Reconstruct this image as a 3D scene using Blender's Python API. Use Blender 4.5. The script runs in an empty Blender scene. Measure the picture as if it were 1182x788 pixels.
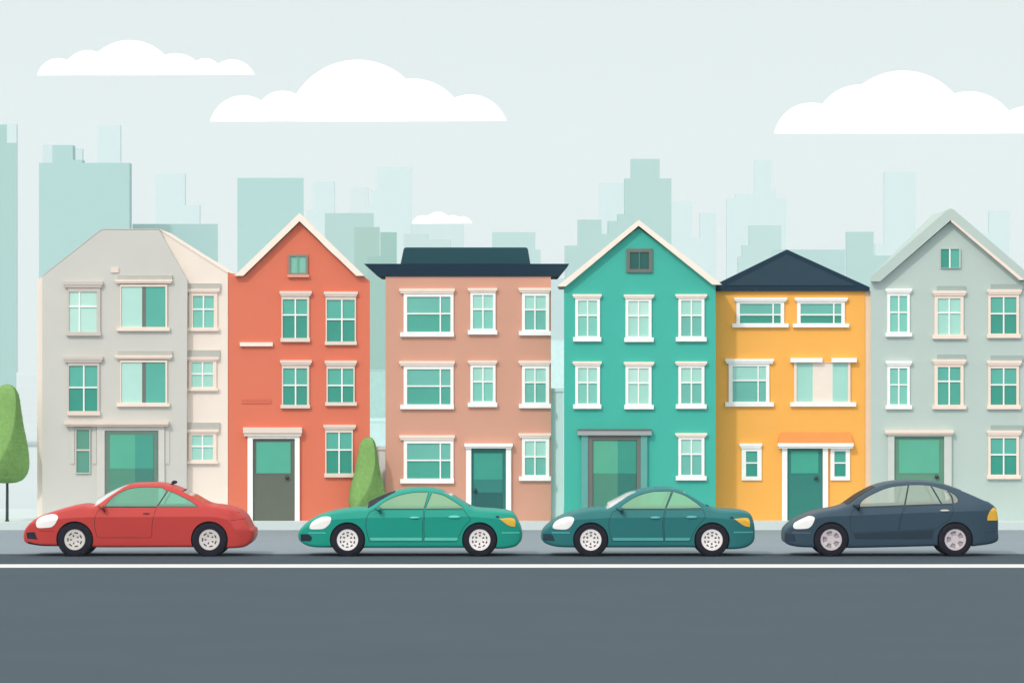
import bpy, bmesh, math, random
from mathutils import Vector
from mathutils.geometry import delaunay_2d_cdt
random.seed(7)
S = bpy.context.scene
COL = S.collection
R = math.radians
# ------------------------------------------------------------------ camera geometry
F, CX, YH, H = 4930.0, 591.0, 422.5, 3.785      # focal length in picture units, centre, horizon row, eye height (m)
def PX(px, D): return (px - CX) * D / F
def PZ(py, D): return H + (YH - py) * D / F
SUN_AZ, SUN_EL = 30.0, 40.0                      # sun stands in front of the houses, to the left
SUN_STRENGTH = 1.45
GLOW = 0.42                                       # how much brighter the thin overcast is round the sun

# ------------------------------------------------------------------ materials
def lin(c):
    out = []
    for v in c:
        v /= 255.0
        out.append(v / 12.92 if v <= 0.04045 else ((v + 0.055) / 1.055) ** 2.4)
    return out
MATS = {}
def mat(name, rgb, k=1.08, rough=0.8, spec=0.2, var=0.05, scale=3.0, bump=0.0, bscale=60.0, metal=0.0, coat=0.0, cap=0.9):
    """procedural paint / stucco / stone: rgb as a display colour, k = the light that falls on it"""
    if name in MATS: return MATS[name]
    base = [min(cap, v / k) for v in lin(rgb)]
    m = bpy.data.materials.new(name); m.use_nodes = True
    nt = m.node_tree; n = nt.nodes; b = n['Principled BSDF']
    b.inputs['Roughness'].default_value = rough
    b.inputs['Specular IOR Level'].default_value = spec
    b.inputs['Metallic'].default_value = metal
    b.inputs['Coat Weight'].default_value = coat
    tc = n.new('ShaderNodeTexCoord')
    nz = n.new('ShaderNodeTexNoise'); nz.inputs['Scale'].default_value = scale; nz.inputs['Detail'].default_value = 6
    nt.links.new(tc.outputs['Object'], nz.inputs['Vector'])
    rp = n.new('ShaderNodeMapRange')
    rp.inputs['From Min'].default_value = 0.3; rp.inputs['From Max'].default_value = 0.7
    rp.inputs['To Min'].default_value = 1 - var; rp.inputs['To Max'].default_value = 1 + var
    nt.links.new(nz.outputs['Fac'], rp.inputs['Value'])
    mx = n.new('ShaderNodeVectorMath'); mx.operation = 'SCALE'
    mx.inputs[0].default_value = base
    nt.links.new(rp.outputs['Result'], mx.inputs['Scale'])
    nt.links.new(mx.outputs['Vector'], b.inputs['Base Color'])
    if bump:
        n2 = n.new('ShaderNodeTexNoise'); n2.inputs['Scale'].default_value = bscale; n2.inputs['Detail'].default_value = 4
        nt.links.new(tc.outputs['Object'], n2.inputs['Vector'])
        bp = n.new('ShaderNodeBump'); bp.inputs['Strength'].default_value = bump; bp.inputs['Distance'].default_value = 0.01
        nt.links.new(n2.outputs['Fac'], bp.inputs['Height'])
        nt.links.new(bp.outputs['Normal'], b.inputs['Normal'])
    MATS[name] = m
    return m
def glass_mat(name, tint, body, fac, rough=0.05, gloss=1.0):
    """see-through tinted car glass"""
    if name in MATS: return MATS[name]
    m = bpy.data.materials.new(name); m.use_nodes = True
    nt = m.node_tree; n = nt.nodes; n.clear()
    out = n.new('ShaderNodeOutputMaterial')
    tr = n.new('ShaderNodeBsdfTransparent'); tr.inputs['Color'].default_value = (*tint, 1)
    df = n.new('ShaderNodeBsdfDiffuse'); df.inputs['Color'].default_value = (*body, 1)
    gl = n.new('ShaderNodeBsdfGlossy'); gl.inputs['Roughness'].default_value = rough
    m1 = n.new('ShaderNodeMixShader'); m1.inputs['Fac'].default_value = fac
    fr = n.new('ShaderNodeFresnel'); fr.inputs['IOR'].default_value = 1.45
    ml = n.new('ShaderNodeMath'); ml.operation = 'MULTIPLY'; ml.inputs[1].default_value = gloss
    m2 = n.new('ShaderNodeMixShader')
    nt.links.new(tr.outputs[0], m1.inputs[1]); nt.links.new(df.outputs[0], m1.inputs[2])
    nt.links.new(fr.outputs[0], ml.inputs[0]); nt.links.new(ml.outputs[0], m2.inputs['Fac'])
    nt.links.new(m1.outputs[0], m2.inputs[1]); nt.links.new(gl.outputs[0], m2.inputs[2])
    nt.links.new(m2.outputs[0], out.inputs['Surface'])
    MATS[name] = m
    return m
def paint(name, rgb, **k):                       # trims and frames
    a = dict(rough=0.55, spec=0.3, var=0.03, scale=5); a.update(k)
    return mat(name, rgb, **a)
def pane(name, rgb, **k):                        # house glass with a drawn blind behind it
    a = dict(rough=0.12, spec=0.25, var=0.04, scale=2, k=1.12); a.update(k)
    return mat(name, rgb, **a)
def stucco(name, rgb, **k):
    a = dict(rough=0.9, spec=0.1, var=0.02, scale=1.3, bump=0.06, bscale=45); a.update(k)
    return mat(name, rgb, **a)

# ------------------------------------------------------------------ object helpers
def tag(o, label=None, cat=None, group=None, kind=None):
    if label: o['label'] = label
    if cat: o['category'] = cat
    if group: o['group'] = group
    if kind: o['kind'] = kind
    return o
def empty(name, loc, **k):
    o = bpy.data.objects.new(name, None); COL.objects.link(o)
    o.location = loc; o.empty_display_size = 0.3
    return tag(o, **k)
def root_loc(o):
    v = Vector((0, 0, 0))
    while o: v += Vector(o.location); o = o.parent
    return v
def obj(name, bm, mats, parent=None, loc=None, smooth=False, sharp=None, recalc=True, **k):
    """bm is in world coordinates; the object's origin goes to its parent's base, or to loc"""
    if recalc: bmesh.ops.recalc_face_normals(bm, faces=bm.faces)
    off = root_loc(parent) if parent else Vector(loc or (0, 0, 0))
    bmesh.ops.translate(bm, vec=-off, verts=bm.verts)
    me = bpy.data.meshes.new(name)
    if smooth:
        for f in bm.faces: f.smooth = True
    bm.to_mesh(me); bm.free()
    if not isinstance(mats, (list, tuple)): mats = [mats]
    for m in mats: me.materials.append(m)
    if sharp is not None: me.set_sharp_from_angle(angle=R(sharp))
    o = bpy.data.objects.new(name, me); COL.objects.link(o)
    if parent: o.parent = parent
    else: o.location = off
    return tag(o, **k)
def NB(): return bmesh.new()
def bx(bm, x0, x1, y0, y1, z0, z1, mi=0):
    v = [bm.verts.new((x, y, z)) for x in (x0, x1) for y in (y0, y1) for z in (z0, z1)]
    for q in ((0, 1, 3, 2), (4, 6, 7, 5), (0, 4, 5, 1), (2, 3, 7, 6), (0, 2, 6, 4), (1, 5, 7, 3)):
        bm.faces.new([v[i] for i in q]).material_index = mi
def bp(bm, x0, y0, x1, y1, D, out, back=0.0, mi=0):
    """a box drawn by its front outline on the plane at distance D, standing `out` metres proud of it"""
    bx(bm, PX(x0, D), PX(x1, D), D - out, D - back, PZ(y1, D), PZ(y0, D), mi)
def prism(bm, pts, D, yf, yb, mi=0, taper=0.0):
    """extrude an outline (front elevation, clockwise) between two depths"""
    a = [bm.verts.new((PX(x, D), yf, PZ(y, D))) for x, y in pts]
    xm = sum(v.co.x for v in a) / len(a)
    b = [bm.verts.new((xm + (v.co.x - xm) * (1 - taper), yb, v.co.z)) for v in a]
    n = len(a)
    f1 = bm.faces.new(a); f2 = bm.faces.new(b[::-1])
    f1.material_index = f2.material_index = mi
    for i in range(n):
        bm.faces.new((a[i], b[i], b[(i + 1) % n], a[(i + 1) % n])).material_index = mi
    f1.normal_update(); f2.normal_update()
    if n > 4: bmesh.ops.triangulate(bm, faces=[f1, f2])
def ball(bm, c, r, mi=0, seg=14):
    g = bmesh.ops.create_uvsphere(bm, u_segments=seg, v_segments=max(6, seg // 2), radius=1)
    for v in g['verts']:
        v.co = Vector((v.co.x * r[0] + c[0], v.co.y * r[1] + c[1], v.co.z * r[2] + c[2]))
        for f in v.link_faces: f.material_index = mi; f.smooth = True
def tube(bm, pts, rad, seg=10, mi=0):
    rings = []
    for i, p in enumerate(pts):
        p = Vector(p)
        d = (Vector(pts[min(i + 1, len(pts) - 1)]) - Vector(pts[max(i - 1, 0)])).normalized()
        u = d.orthogonal().normalized() if i == 0 else (uu - d * uu.dot(d)).normalized()
        uu = u; w = d.cross(u)
        rr = rad[i] if isinstance(rad, (list, tuple)) else rad
        rings.append([bm.verts.new(p + (u * math.cos(2 * math.pi * k / seg) + w * math.sin(2 * math.pi * k / seg)) * rr) for k in range(seg)])
    for a, b in zip(rings, rings[1:]):
        for k in range(seg):
            f = bm.faces.new((a[k], a[(k + 1) % seg], b[(k + 1) % seg], b[k])); f.material_index = mi; f.smooth = True
    bm.faces.new(rings[0][::-1]).material_index = mi; bm.faces.new(rings[-1]).material_index = mi

# ------------------------------------------------------------------ palette
NAVY   = paint('navy_slate', (38, 66, 87), k=1.5, rough=0.8, spec=0.15)
NAVY2  = paint('slate_teal', (44, 86, 98), k=1.3, rough=0.8, spec=0.15)
NAVY3  = paint('slate_panel', (52, 79, 95), k=1.35, rough=0.8, spec=0.15)
WHITE  = paint('white_trim', (255, 254, 252))
CREAM  = paint('cream_trim', (246, 228, 216))
CREAM2 = paint('cream_rake', (252, 238, 226))
STONE  = paint('stone_trim', (233, 217, 207))
GREYPK = paint('pinkish_grey_trim', (206, 197, 191))
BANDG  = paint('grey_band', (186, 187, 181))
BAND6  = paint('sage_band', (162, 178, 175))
DGREY  = paint('dark_grey_frame', (113, 116, 112))
KNOB   = paint('dark_knob', (38, 50, 55), rough=0.3, spec=0.5)
G_MINT = pane('pane_mint', (168, 224, 212))
G_PALE = pane('pane_pale_mint', (192, 234, 224))
G_MID  = pane('pane_teal_mid', (128, 206, 192))
G_TEAL = pane('pane_teal', (92, 182, 167))
G_TEL2 = pane('pane_teal_low', (80, 172, 156))
G_DEEP = pane('pane_teal_deep', (60, 156, 140))
G_SOFT = pane('pane_soft_teal', (112, 190, 178))
G_DARK = pane('pane_dark_teal', (36, 98, 94))

# ------------------------------------------------------------------ setting
GROUND = mat('pale_paving', (227, 239, 242), k=1.44, rough=0.95, spec=0.05, var=0.03, scale=0.05)
ROAD   = mat('asphalt', (93, 107, 118), k=1.5, rough=0.95, spec=0.08, var=0.03, scale=0.35, bump=0.15, bscale=90)
GUTTER = mat('asphalt_edge', (88, 101, 113), k=1.5, rough=0.95, spec=0.08, var=0.05, scale=0.5, bump=0.15, bscale=90)
BAY    = mat('grey_paving', (158, 171, 181), k=1.34, rough=0.95, spec=0.05, var=0.03, scale=0.4, bump=0.08)
LINE   = mat('road_paint', (252, 253, 253), k=1.4, rough=0.8, spec=0.1, var=0.03, scale=2.0)
KERB   = mat('kerb_stone', (206, 219, 221), k=1.06, rough=0.9, spec=0.08, var=0.03, scale=0.8, bump=0.08)

def sheet(name, x0, x1, y0, y1, z, m):
    bm = NB(); v = [bm.verts.new(p) for p in ((x0, y0, z), (x1, y0, z), (x1, y1, z), (x0, y1, z))]
    bm.faces.new(v)
    return obj(name, bm, m, kind='structure')
sheet('ground', -950, 950, -60, 3398, -0.01, GROUND)
sheet('road', -220, 220, 30, 81.7, 0.0, ROAD)
sheet('road_edge', -220, 220, 81.7, 86.2, 0.0, GUTTER)
sheet('road_line', -220, 220, 80.25, 81.65, 0.004, LINE)
sheet('pavement', -220, 220, 86.2, 98.8, 0.0, BAY)
bm = NB()
bx(bm, -220, 220, 98.8, 108, -0.05, 0.18)
obj('footpath', bm, KERB, kind='structure')

# ------------------------------------------------------------------ houses
HG = 'row houses along the street'
DEPTH = 3.4
def house(name, x0, x1, D, label):
    return empty(name, (PX((x0 + x1) / 2, D), D, 0.18), label=label, cat='house', group=HG)
def wall(parent, pts, D, m, name='wall', out=0.0, back=DEPTH, taper=0.0):
    bm = NB(); prism(bm, pts, D, D - out, D + back, taper=taper)
    return obj(name, bm, m, parent)
def window(parent, D, glass, fr, v=None, h=None, mf=WHITE, up=G_TEAL, lo=None, hood=None, mh=None, sill=None, ms=None,
           band=None, mb=None, base=0.0, mm=None, splits=None):
    """frame (glass opening rect + fr = outer rect) with glazing bars at columns v and rows h, pane, lintel, sill, band above"""
    gx0, gy0, gx1, gy1 = glass; fx0, fy0, fx1, fy1 = fr
    v = v or []; h = h or []
    bm = NB(); o = base + 0.05
    if fy0 < gy0: bp(bm, fx0, fy0, fx1, gy0, D, o, base)
    if fy1 > gy1: bp(bm, fx0, gy1, fx1, fy1, D, o, base)
    if fx0 < gx0: bp(bm, fx0, gy0, gx0, gy1, D, o, base)
    if fx1 > gx1: bp(bm, gx1, gy0, fx1, gy1, D, o, base)
    bars = 1 if mm else 0
    for y in h: bp(bm, gx0, y - 0.8, gx1, y + 0.8, D, base + 0.045, base + 0.021, bars)
    for x in v:
        ys = [gy0] + sorted(h) + [gy1]
        for a, b in zip(ys, ys[1:]):
            bp(bm, x - 0.8, a + (0.8 if a in h else 0), x + 0.8, b - (0.8 if b in h else 0), D, base + 0.045, base + 0.021, bars)
    w = obj('window', bm, [mf] + ([mm] if mm else []), parent)
    bm = NB()
    cut = h[0] if h else gy1
    if splits:
        mats = []
        for i, (a, b, m) in enumerate(splits):
            bp(bm, a, gy0, b, gy1, D, base + 0.02, base, i); mats.append(m)
        obj('pane', bm, mats, w)
    else:
        bp(bm, gx0, gy0, gx1, cut, D, base + 0.02, base, 0)
        if cut < gy1: bp(bm, gx0, cut, gx1, gy1, D, base + 0.02, base, 1)
        obj('pane', bm, [up, lo or up], w)
    if hood:
        bm = NB(); x0, y0, x1, y1 = hood
        ym = y0 + (y1 - y0) * 0.6
        bp(bm, x0, y0, x1, ym, D, base + 0.095, base)
        bp(bm, x0 + 1.2, ym, x1 - 1.2, y1, D, base + 0.08, base)
        obj('lintel', bm, mh or mf, w)
    if sill:
        bm = NB(); x0, y0, x1, y1 = sill
        bp(bm, x0, y0, x1, y1, D, base + 0.085, base)
        obj('sill', bm, ms or mf, w)
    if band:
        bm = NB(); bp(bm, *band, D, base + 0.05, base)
        obj('hood_shade', bm, mb, w)  # grey strip standing in for the shade above the hood
    return w
def door(parent, D, rect, m, glass=None, mg=None, knob=None, base=0.0, panels=None, splits=None, frame=None, mf=None):
    """a door leaf with its glass, panels and knob"""
    x0, y0, x1, y1 = rect
    bm = NB(); bp(bm, x0, y0, x1, y1, D, base + 0.03, base)
    d = obj('door', bm, m, parent)
    if glass:
        bm = NB()
        if splits:
            ms = []
            for i, (a, b, mm) in enumerate(splits):
                bp(bm, a, glass[1], b, glass[3], D, base + 0.04, base + 0.03, i); ms.append(mm)
            obj('door_window', bm, ms, d)
        else:
            bp(bm, *glass, D, base + 0.04, base + 0.03); obj('door_window', bm, mg, d)
    for (r, mm) in panels or []:
        bm = NB(); bp(bm, *r, D, base + 0.042, base + 0.03); obj('door_panel', bm, mm, d)
    if knob:
        bm = NB(); r = 2.4 * D / F
        ball(bm, (PX(knob[0], D), D - base - 0.075, PZ(knob[1], D)), (r, r * 0.8, r))
        tube(bm, [(PX(knob[0], D), D - base - 0.03, PZ(knob[1], D)), (PX(knob[0], D), D - base - 0.06, PZ(knob[1], D))], r * 0.45)
        obj('door_handle', bm, KNOB, d)
    return d
def door_frame(parent, D, jambs, lintel, mj, ml=None, base=0.0, out=0.09, lout=0.17):
    bm = NB()
    for j in jambs: bp(bm, *j, D, base + out, base)
    f = obj('door_frame', bm, mj, parent)
    if lintel:
        bm = NB(); x0, y0, x1, y1 = lintel; ym = y0 + (y1 - y0) * 0.65
        bp(bm, x0, y0, x1, ym, D, base + lout, base); bp(bm, x0 + 1, ym, x1 - 1, y1, D, base + lout - 0.03, base)
        obj('lintel', bm, ml or mj, f)
    return f
BASE = 602.6
DA = 99.8                                        # the common facade line

B = 0.22                                         # the grey bay stands this far proud
# --- house 1: cream house with a grey bay under a hipped roof
D = DA
W1C = stucco('cream_stucco', (243, 231, 221)); W1G = stucco('warm_grey_stucco', (207, 207, 202))
h1 = house('town_house', 43, 263, D, 'grey and cream house with a flat topped hipped roof, beside the red house')
wall(h1, [(43, 323), (51, 318), (216, 323), (250, 305), (263, 314), (263, BASE), (43, BASE)], D, W1C)
bm = NB()
prism(bm, [(51, 318), (119, 265.5), (184, 265.5), (250, 305), (216, 323)], D, D, D + DEPTH, 0)
bm2 = NB()
prism(bm2, [(49.6, 318.2), (118, 264.4), (184.4, 264.4), (184.4, 265.6), (118.6, 265.6), (51, 318.6)], D, D - B, D + DEPTH + 0.05, 0)
prism(bm2, [(184.4, 264.4), (263, 314), (263, 315.4), (184.4, 265.6)], D, D - 0.02, D + DEPTH + 0.05, 1)
obj('gable', bm, W1C, h1); obj('roof', bm2, [W1G, W1C], h1)
bm = NB(); prism(bm, [(50, 319), (118.4, 265.2), (184, 265.2), (217, 323.5), (216, BASE), (50, BASE)], D, D - B, D - 0.002)
obj('front_bay', bm, W1G, h1)
bm = NB(); bp(bm, 129, 309, 138, 315, D, B + 0.03, B); obj('wall_plaque', bm, STONE, h1)
window(h1, D, (81, 337, 113, 383), (80, 332, 117, 384), [93], [354], GREYPK, G_PALE, hood=(75, 325, 120, 332), mh=GREYPK, sill=(78, 384, 118, 387.5), base=B, mm=WHITE)
window(h1, D, (81, 422, 113.5, 474), (80, 418, 116, 474.5), [98], [447], GREYPK, G_TEAL, G_DEEP, hood=(75, 411.5, 120, 418), sill=(79, 474.5, 117, 479), base=B, mm=WHITE, ms=STONE)
for y in (327, 414):
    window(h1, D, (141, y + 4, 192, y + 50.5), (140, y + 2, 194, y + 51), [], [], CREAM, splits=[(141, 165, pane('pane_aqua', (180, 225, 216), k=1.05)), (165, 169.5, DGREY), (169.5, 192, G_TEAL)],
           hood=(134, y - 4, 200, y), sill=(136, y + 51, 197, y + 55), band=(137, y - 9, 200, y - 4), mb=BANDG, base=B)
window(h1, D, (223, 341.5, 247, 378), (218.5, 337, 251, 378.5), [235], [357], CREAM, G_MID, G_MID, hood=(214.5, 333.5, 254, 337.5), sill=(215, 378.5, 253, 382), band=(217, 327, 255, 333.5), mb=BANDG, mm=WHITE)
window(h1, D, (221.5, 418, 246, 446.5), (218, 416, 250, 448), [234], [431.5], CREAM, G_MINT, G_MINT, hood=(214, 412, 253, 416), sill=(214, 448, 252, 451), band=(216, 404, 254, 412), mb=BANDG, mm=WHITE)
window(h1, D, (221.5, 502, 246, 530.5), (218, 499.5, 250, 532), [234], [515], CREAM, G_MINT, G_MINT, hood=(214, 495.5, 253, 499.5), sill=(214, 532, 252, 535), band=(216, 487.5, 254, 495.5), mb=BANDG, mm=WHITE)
window(h1, D, (89.5, 495.5, 104.5, 545), (88.5, 494.5, 105.5, 546), [], [519], W1G, pane('pane_grey_green', (98, 160, 143)), base=B, mm=STONE)
LG1 = paint('pale_grey_trim', (212, 211, 206))
f = door_frame(h1, D, [(113, 491.5, 122, BASE), (184, 491.5, 191, BASE), (122, 491.5, 184, 496.5)], (76, 486, 196, 491.5), LG1, STONE, base=B, out=0.05)
for x in (82, 107.5, 191.5):
    bm = NB(); bp(bm, x, 491.5, x + 5, 535, D, B + 0.02, B); obj('pilaster', bm, W1G, h1)
DG1 = paint('grey_green_door', (104, 134, 123))
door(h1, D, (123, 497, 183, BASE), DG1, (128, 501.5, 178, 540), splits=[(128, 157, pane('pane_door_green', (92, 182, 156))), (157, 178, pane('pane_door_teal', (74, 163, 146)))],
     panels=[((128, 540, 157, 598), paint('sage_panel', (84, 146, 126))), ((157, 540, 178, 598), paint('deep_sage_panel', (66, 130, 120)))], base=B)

# --- house 2: red gabled house
W2 = stucco('coral_stucco', (223, 123, 98))
h2 = house('town_house', 263, 427, D, 'coral red gabled house with cream rakes and a dark grey half glazed door')
wall(h2, [(263.4, 314.5), (270, 319), (282, 319), (346, 257), (412, 319), (420, 319), (427, 324), (427, BASE), (263.4, BASE)], D, W2, taper=0.09)
bm = NB()
prism(bm, [(271, 318.5), (346, 246.2), (421, 318.5), (411.5, 318.5), (346, 255.5), (281, 318.5)], D, D - 0.16, D + DEPTH + 0.15, taper=0.08)
obj('roof', bm, CREAM2, h2)
GB = paint('grey_brown_frame', (134, 138, 130))
window(h2, D, (335.5, 296, 353, 315), (333, 294, 355.5, 317), [344], [], GB, pane('pane_attic_mint', (134, 199, 181)), sill=(332, 317, 357, 320), ms=paint('salmon_sill', (236, 160, 138)), mm=pane('pane_attic_bar', (118, 180, 163)))
for (fr, gl, v, h_, hd, sl) in [
    ((325, 341.5, 357, 390), (326.5, 345.5, 354.5, 390), 341, 363.5, (323, 336, 360, 341.5), (324, 390, 358, 394.5)),
    ((376, 342, 411, 394), (377.5, 346, 409.5, 394), 394.7, 368.5, (374, 336.5, 413, 342), (375, 394, 412, 398)),
    ((325.5, 421, 357, 467), (327, 425, 354.5, 467), 341.3, 444.5, (323.5, 415.5, 360, 421), (324, 467, 358, 471)),
    ((377, 421.5, 409.5, 464), (378.5, 425.5, 408, 464), 394.8, 444.7, (375, 416, 412, 421.5), (375.5, 464, 412, 468)),
    ((375.5, 495, 407.5, 546), (377, 499, 406, 546), 391.5, 519, (373.5, 490, 411, 495), (374.5, 546, 410, 550.5))]:
    window(h2, D, gl, fr, [v], [h_], STONE, G_TEAL, G_DEEP, hood=hd, sill=sl, mm=WHITE)
door_frame(h2, D, [(286, 503, 292, BASE), (340.5, 503, 346, BASE), (292, 503, 340.5, 506)], (281, 493, 349, 503), WHITE, STONE)
door(h2, D, (292, 506, 340.5, BASE), paint('charcoal_green_door', (99, 107, 98)), (296, 510, 335.5, 546), pane('pane_door_mint', (88, 180, 158)), (331.5, 551))
bm = NB(); bp(bm, 277, 395, 315, 399.5, D, 0.08); obj('ledge', bm, CREAM2, h2)
bm = NB(); bp(bm, 279, 460.5, 313, 466, D, 0.012); obj('ledge', bm, paint('red_ledge', (212, 106, 84)), h2, label='low red ledge')

# --- house 3: pink house with a flared navy roof
W3 = stucco('pink_stucco', (212, 160, 140))
h3 = house('town_house', 445, 636, D, 'dusty pink house with a flared flat navy roof and a teal front door')
wall(h3, [(445, 318.6), (636, 318.6), (636, BASE), (445, BASE)], D, W3)
bm = NB()
# a flared eave: the slab widens upwards on all four sides
z0, z1 = PZ(319, D), PZ(304.5, D)
lo = [(PX(436, D), D - 0.03), (PX(645, D), D - 0.03), (PX(645, D), D + DEPTH + 0.1), (PX(436, D), D + DEPTH + 0.1)]
hi = [(PX(420, D), D - 0.10), (PX(657, D), D - 0.10), (PX(657, D), D + DEPTH + 0.4), (PX(420, D), D + DEPTH + 0.4)]
a = [bm.verts.new((x, y, z0)) for x, y in lo]; b = [bm.verts.new((x, y, z1)) for x, y in hi]
bm.faces.new(a); bm.faces.new(b)
for i in range(4): bm.faces.new((a[i], a[(i + 1) % 4], b[(i + 1) % 4], b[i]))
rf = obj('roof', bm, NAVY, h3)
bm = NB()
prism(bm, [(462, 304.4), (465.5, 287.5), (466.5, 285.8), (468.5, 285.2), (606.5, 285.2), (608.5, 285.8), (609.5, 287.5), (612.3, 304.4)], D, D + 0.25, D + DEPTH - 0.4)
obj('roof_crown', bm, NAVY2, rf)
for y in (338.5, 422, 507.5):
    window(h3, D, (470, y + 4, 520, y + 44.5), (466, y, 523.5, y + 45), [508.3], [y + 23.5], WHITE, G_SOFT, G_TEL2, hood=(461, y - 5.5, 525, y), mh=CREAM, sill=(462, y + 45, 524, y + 50))
for y in (337, 420.5):
    window(h3, D, (546, y + 3.5, 569, y + 42.5), (543, y, 572, y + 44), [557.5], [y + 20], WHITE, G_MINT, G_MID, hood=(540, y - 4.5, 574, y), mh=CREAM, sill=(540, y + 44, 574, y + 49))
for y in (337.5, 421.3, 505):
    window(h3, D, (606, y + 4, 630, y + 43), (602.5, y, 634, y + 44.5), [617.5], [y + 20 if y < 500 else y + 22], WHITE, G_MINT, G_SOFT, hood=(598.5, y - 5.3, 636, y), mh=CREAM, sill=(599, y + 44.5, 636, y + 49.5))
door_frame(h3, D, [(538, 517, 544, BASE), (584, 517, 590, BASE)], (536, 511.5, 592, 517), WHITE)
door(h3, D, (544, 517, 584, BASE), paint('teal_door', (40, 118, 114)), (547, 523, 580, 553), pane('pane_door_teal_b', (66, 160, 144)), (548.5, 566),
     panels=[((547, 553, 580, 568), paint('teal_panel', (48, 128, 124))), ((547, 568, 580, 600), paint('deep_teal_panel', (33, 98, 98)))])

# --- house 4: green gabled house, one metre in front of its neighbours
D = 99.06
W4 = stucco('green_stucco', (73, 184, 169))
h4 = house('town_house', 651, 826, D, 'bright teal green gabled house with a grey framed attic window')
BASE4 = 602.3
wall(h4, [(651, 331), (737, 263), (826, 330), (826, BASE4), (651, BASE4)], D, W4, back=DEPTH + 0.8, taper=0.05)
bm = NB()
prism(bm, [(643, 330.5), (737, 254), (833, 328.5), (822, 328.5), (737, 260.8), (653, 330.5)], D, D - 0.16, D + DEPTH + 0.95, taper=0.05)
obj('roof', bm, CREAM2, h4)
window(h4, D, (727, 291, 749, 310.5), (723, 287, 753, 314.5), [738], [], DGREY, G_DARK, mm=paint('attic_bar_teal', (66, 128, 120)))
for (x, y, lo_, up_, hx) in [(664, 344, G_MID, G_MINT, (661, 694.5)), (722, 344.5, G_MINT, G_PALE, (720, 755)), (783, 344, G_SOFT, G_MINT, (779.5, 816)),
                       (664, 421.5, G_MID, G_MINT, (661, 694.5)), (722, 422, G_MINT, G_PALE, (720, 755)), (783, 421.5, G_SOFT, G_MINT, (779.5, 816)),
                       (783, 504, G_SOFT, G_MINT, (779.5, 816))]:
    w_ = 28.5 if x < 700 else 30
    window(h4, D, (x + 3.3, y + 3, x + w_ - 3.3, y + 44), (x, y, x + w_, y + 45), [x + w_ / 2], [y + 20], WHITE, up_, lo_, hood=(hx[0], y - 4.5, hx[1], y), mh=CREAM2, sill=(hx[0] + 0.5, y + 45, hx[1] - 0.5, y + 50))
PIL4 = paint('blue_green_pilaster', (98, 170, 165))
for x in (671, 739.5):
    bm = NB(); bp(bm, x, 502, x + 7.5, BASE4, D, 0.09); obj('pilaster', bm, PIL4, h4)
bm = NB(); bp(bm, 666.5, 496.5, 752, 502, D, 0.15); obj('lintel', bm, paint('grey_cornice', (166, 172, 174)), h4)
bm = NB(); bp(bm, 678.5, 502, 684, BASE4, D, 0.07); bp(bm, 735, 502, 739.5, BASE4, D, 0.07); bp(bm, 684, 502, 735, 507.5, D, 0.07)
obj('door_surround', bm, DGREY, h4)
bm = NB(); bp(bm, 666.5, 495, 752, 496.5, D, 0.165); obj('cornice_cap', bm, paint('dark_cap', (100, 106, 106)), h4)
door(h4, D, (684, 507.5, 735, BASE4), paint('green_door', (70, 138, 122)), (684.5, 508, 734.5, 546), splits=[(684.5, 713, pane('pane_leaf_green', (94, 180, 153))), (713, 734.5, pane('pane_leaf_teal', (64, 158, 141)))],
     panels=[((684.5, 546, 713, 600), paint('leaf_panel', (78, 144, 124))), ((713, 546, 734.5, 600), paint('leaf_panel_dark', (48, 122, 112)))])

# --- house 5: orange house with a navy hipped roof
D = 100.0
W5 = stucco('orange_stucco', (255, 184, 92))
h5 = house('town_house', 826, 1004, D, 'orange house with a low navy hipped roof beside the green gabled house')
BASE5 = 602.7
wall(h5, [(820, 336), (998.5, 336), (998.5, BASE5), (820, BASE5)], D, W5)
bm = NB(); bp(bm, 998.5, 336, 1005, BASE5, D, -0.02, -DEPTH); obj('corner_strip', bm, paint('peach_corner', (249, 216, 188)), h5)
bm = NB()
# gable fascia (rakes and eave) round a recessed slate panel
prism(bm, [(826, 328.5), (908, 288), (1003.5, 331.5), (1003.5, 336), (820, 336), (820, 331.5)], D, D - 0.10, D + 0.02)
rf = obj('roof_fascia', bm, NAVY, h5)
bm = NB()
zt = PZ(288.4, D)
c = [(PX(820, D), D + 0.02, PZ(331.6, D)), (PX(1003.5, D), D + 0.02, PZ(331.8, D)), (PX(1003.5, D), D + DEPTH, PZ(331.8, D)), (PX(820, D), D + DEPTH, PZ(331.6, D))]
rd = [(PX(908, D), D + 0.02, zt), (PX(908, D), D + DEPTH * 0.6, zt)]
v = [bm.verts.new(p) for p in c + rd]
for q in ((0, 1, 4), (1, 2, 5, 4), (2, 3, 5), (3, 0, 4, 5), (0, 3, 2, 1)): bm.faces.new([v[i] for i in q])
obj('roof', bm, NAVY, h5)
bm = NB(); prism(bm, [(838, 329.5), (908, 293.8), (987, 329.5)], D, D - 0.115, D - 0.10); obj('slate_panel', bm, NAVY3, rf)
for x in (850, 920):
    window(h5, D, (x + 4, 350.5, x + 51, 373), (x, 348, x + 55, 373.5), [x + 42.3], [363.3], WHITE, G_SOFT, G_DEEP, hood=(x - 3, 343.5, x + 58.5, 348), sill=(x - 5, 373.5, x + 60, 377.8))
window(h5, D, (845.5, 422.5, 884, 463.5), (841, 419.5, 888, 464), [875], [439], WHITE, G_MINT, G_SOFT, hood=(837, 414, 893, 419.5), sill=(837, 464, 893, 469))
w5 = window(h5, D, (919.5, 418.5, 978.5, 463.5), (916.5, 418, 981.5, 464), [], [], CREAM, splits=[(919.5, 938, G_MINT), (938, 961, paint('cream_shutter', (245, 232, 221))), (961, 978.5, G_MINT)],
       sill=(912, 464, 988, 469), ms=WHITE)
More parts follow.
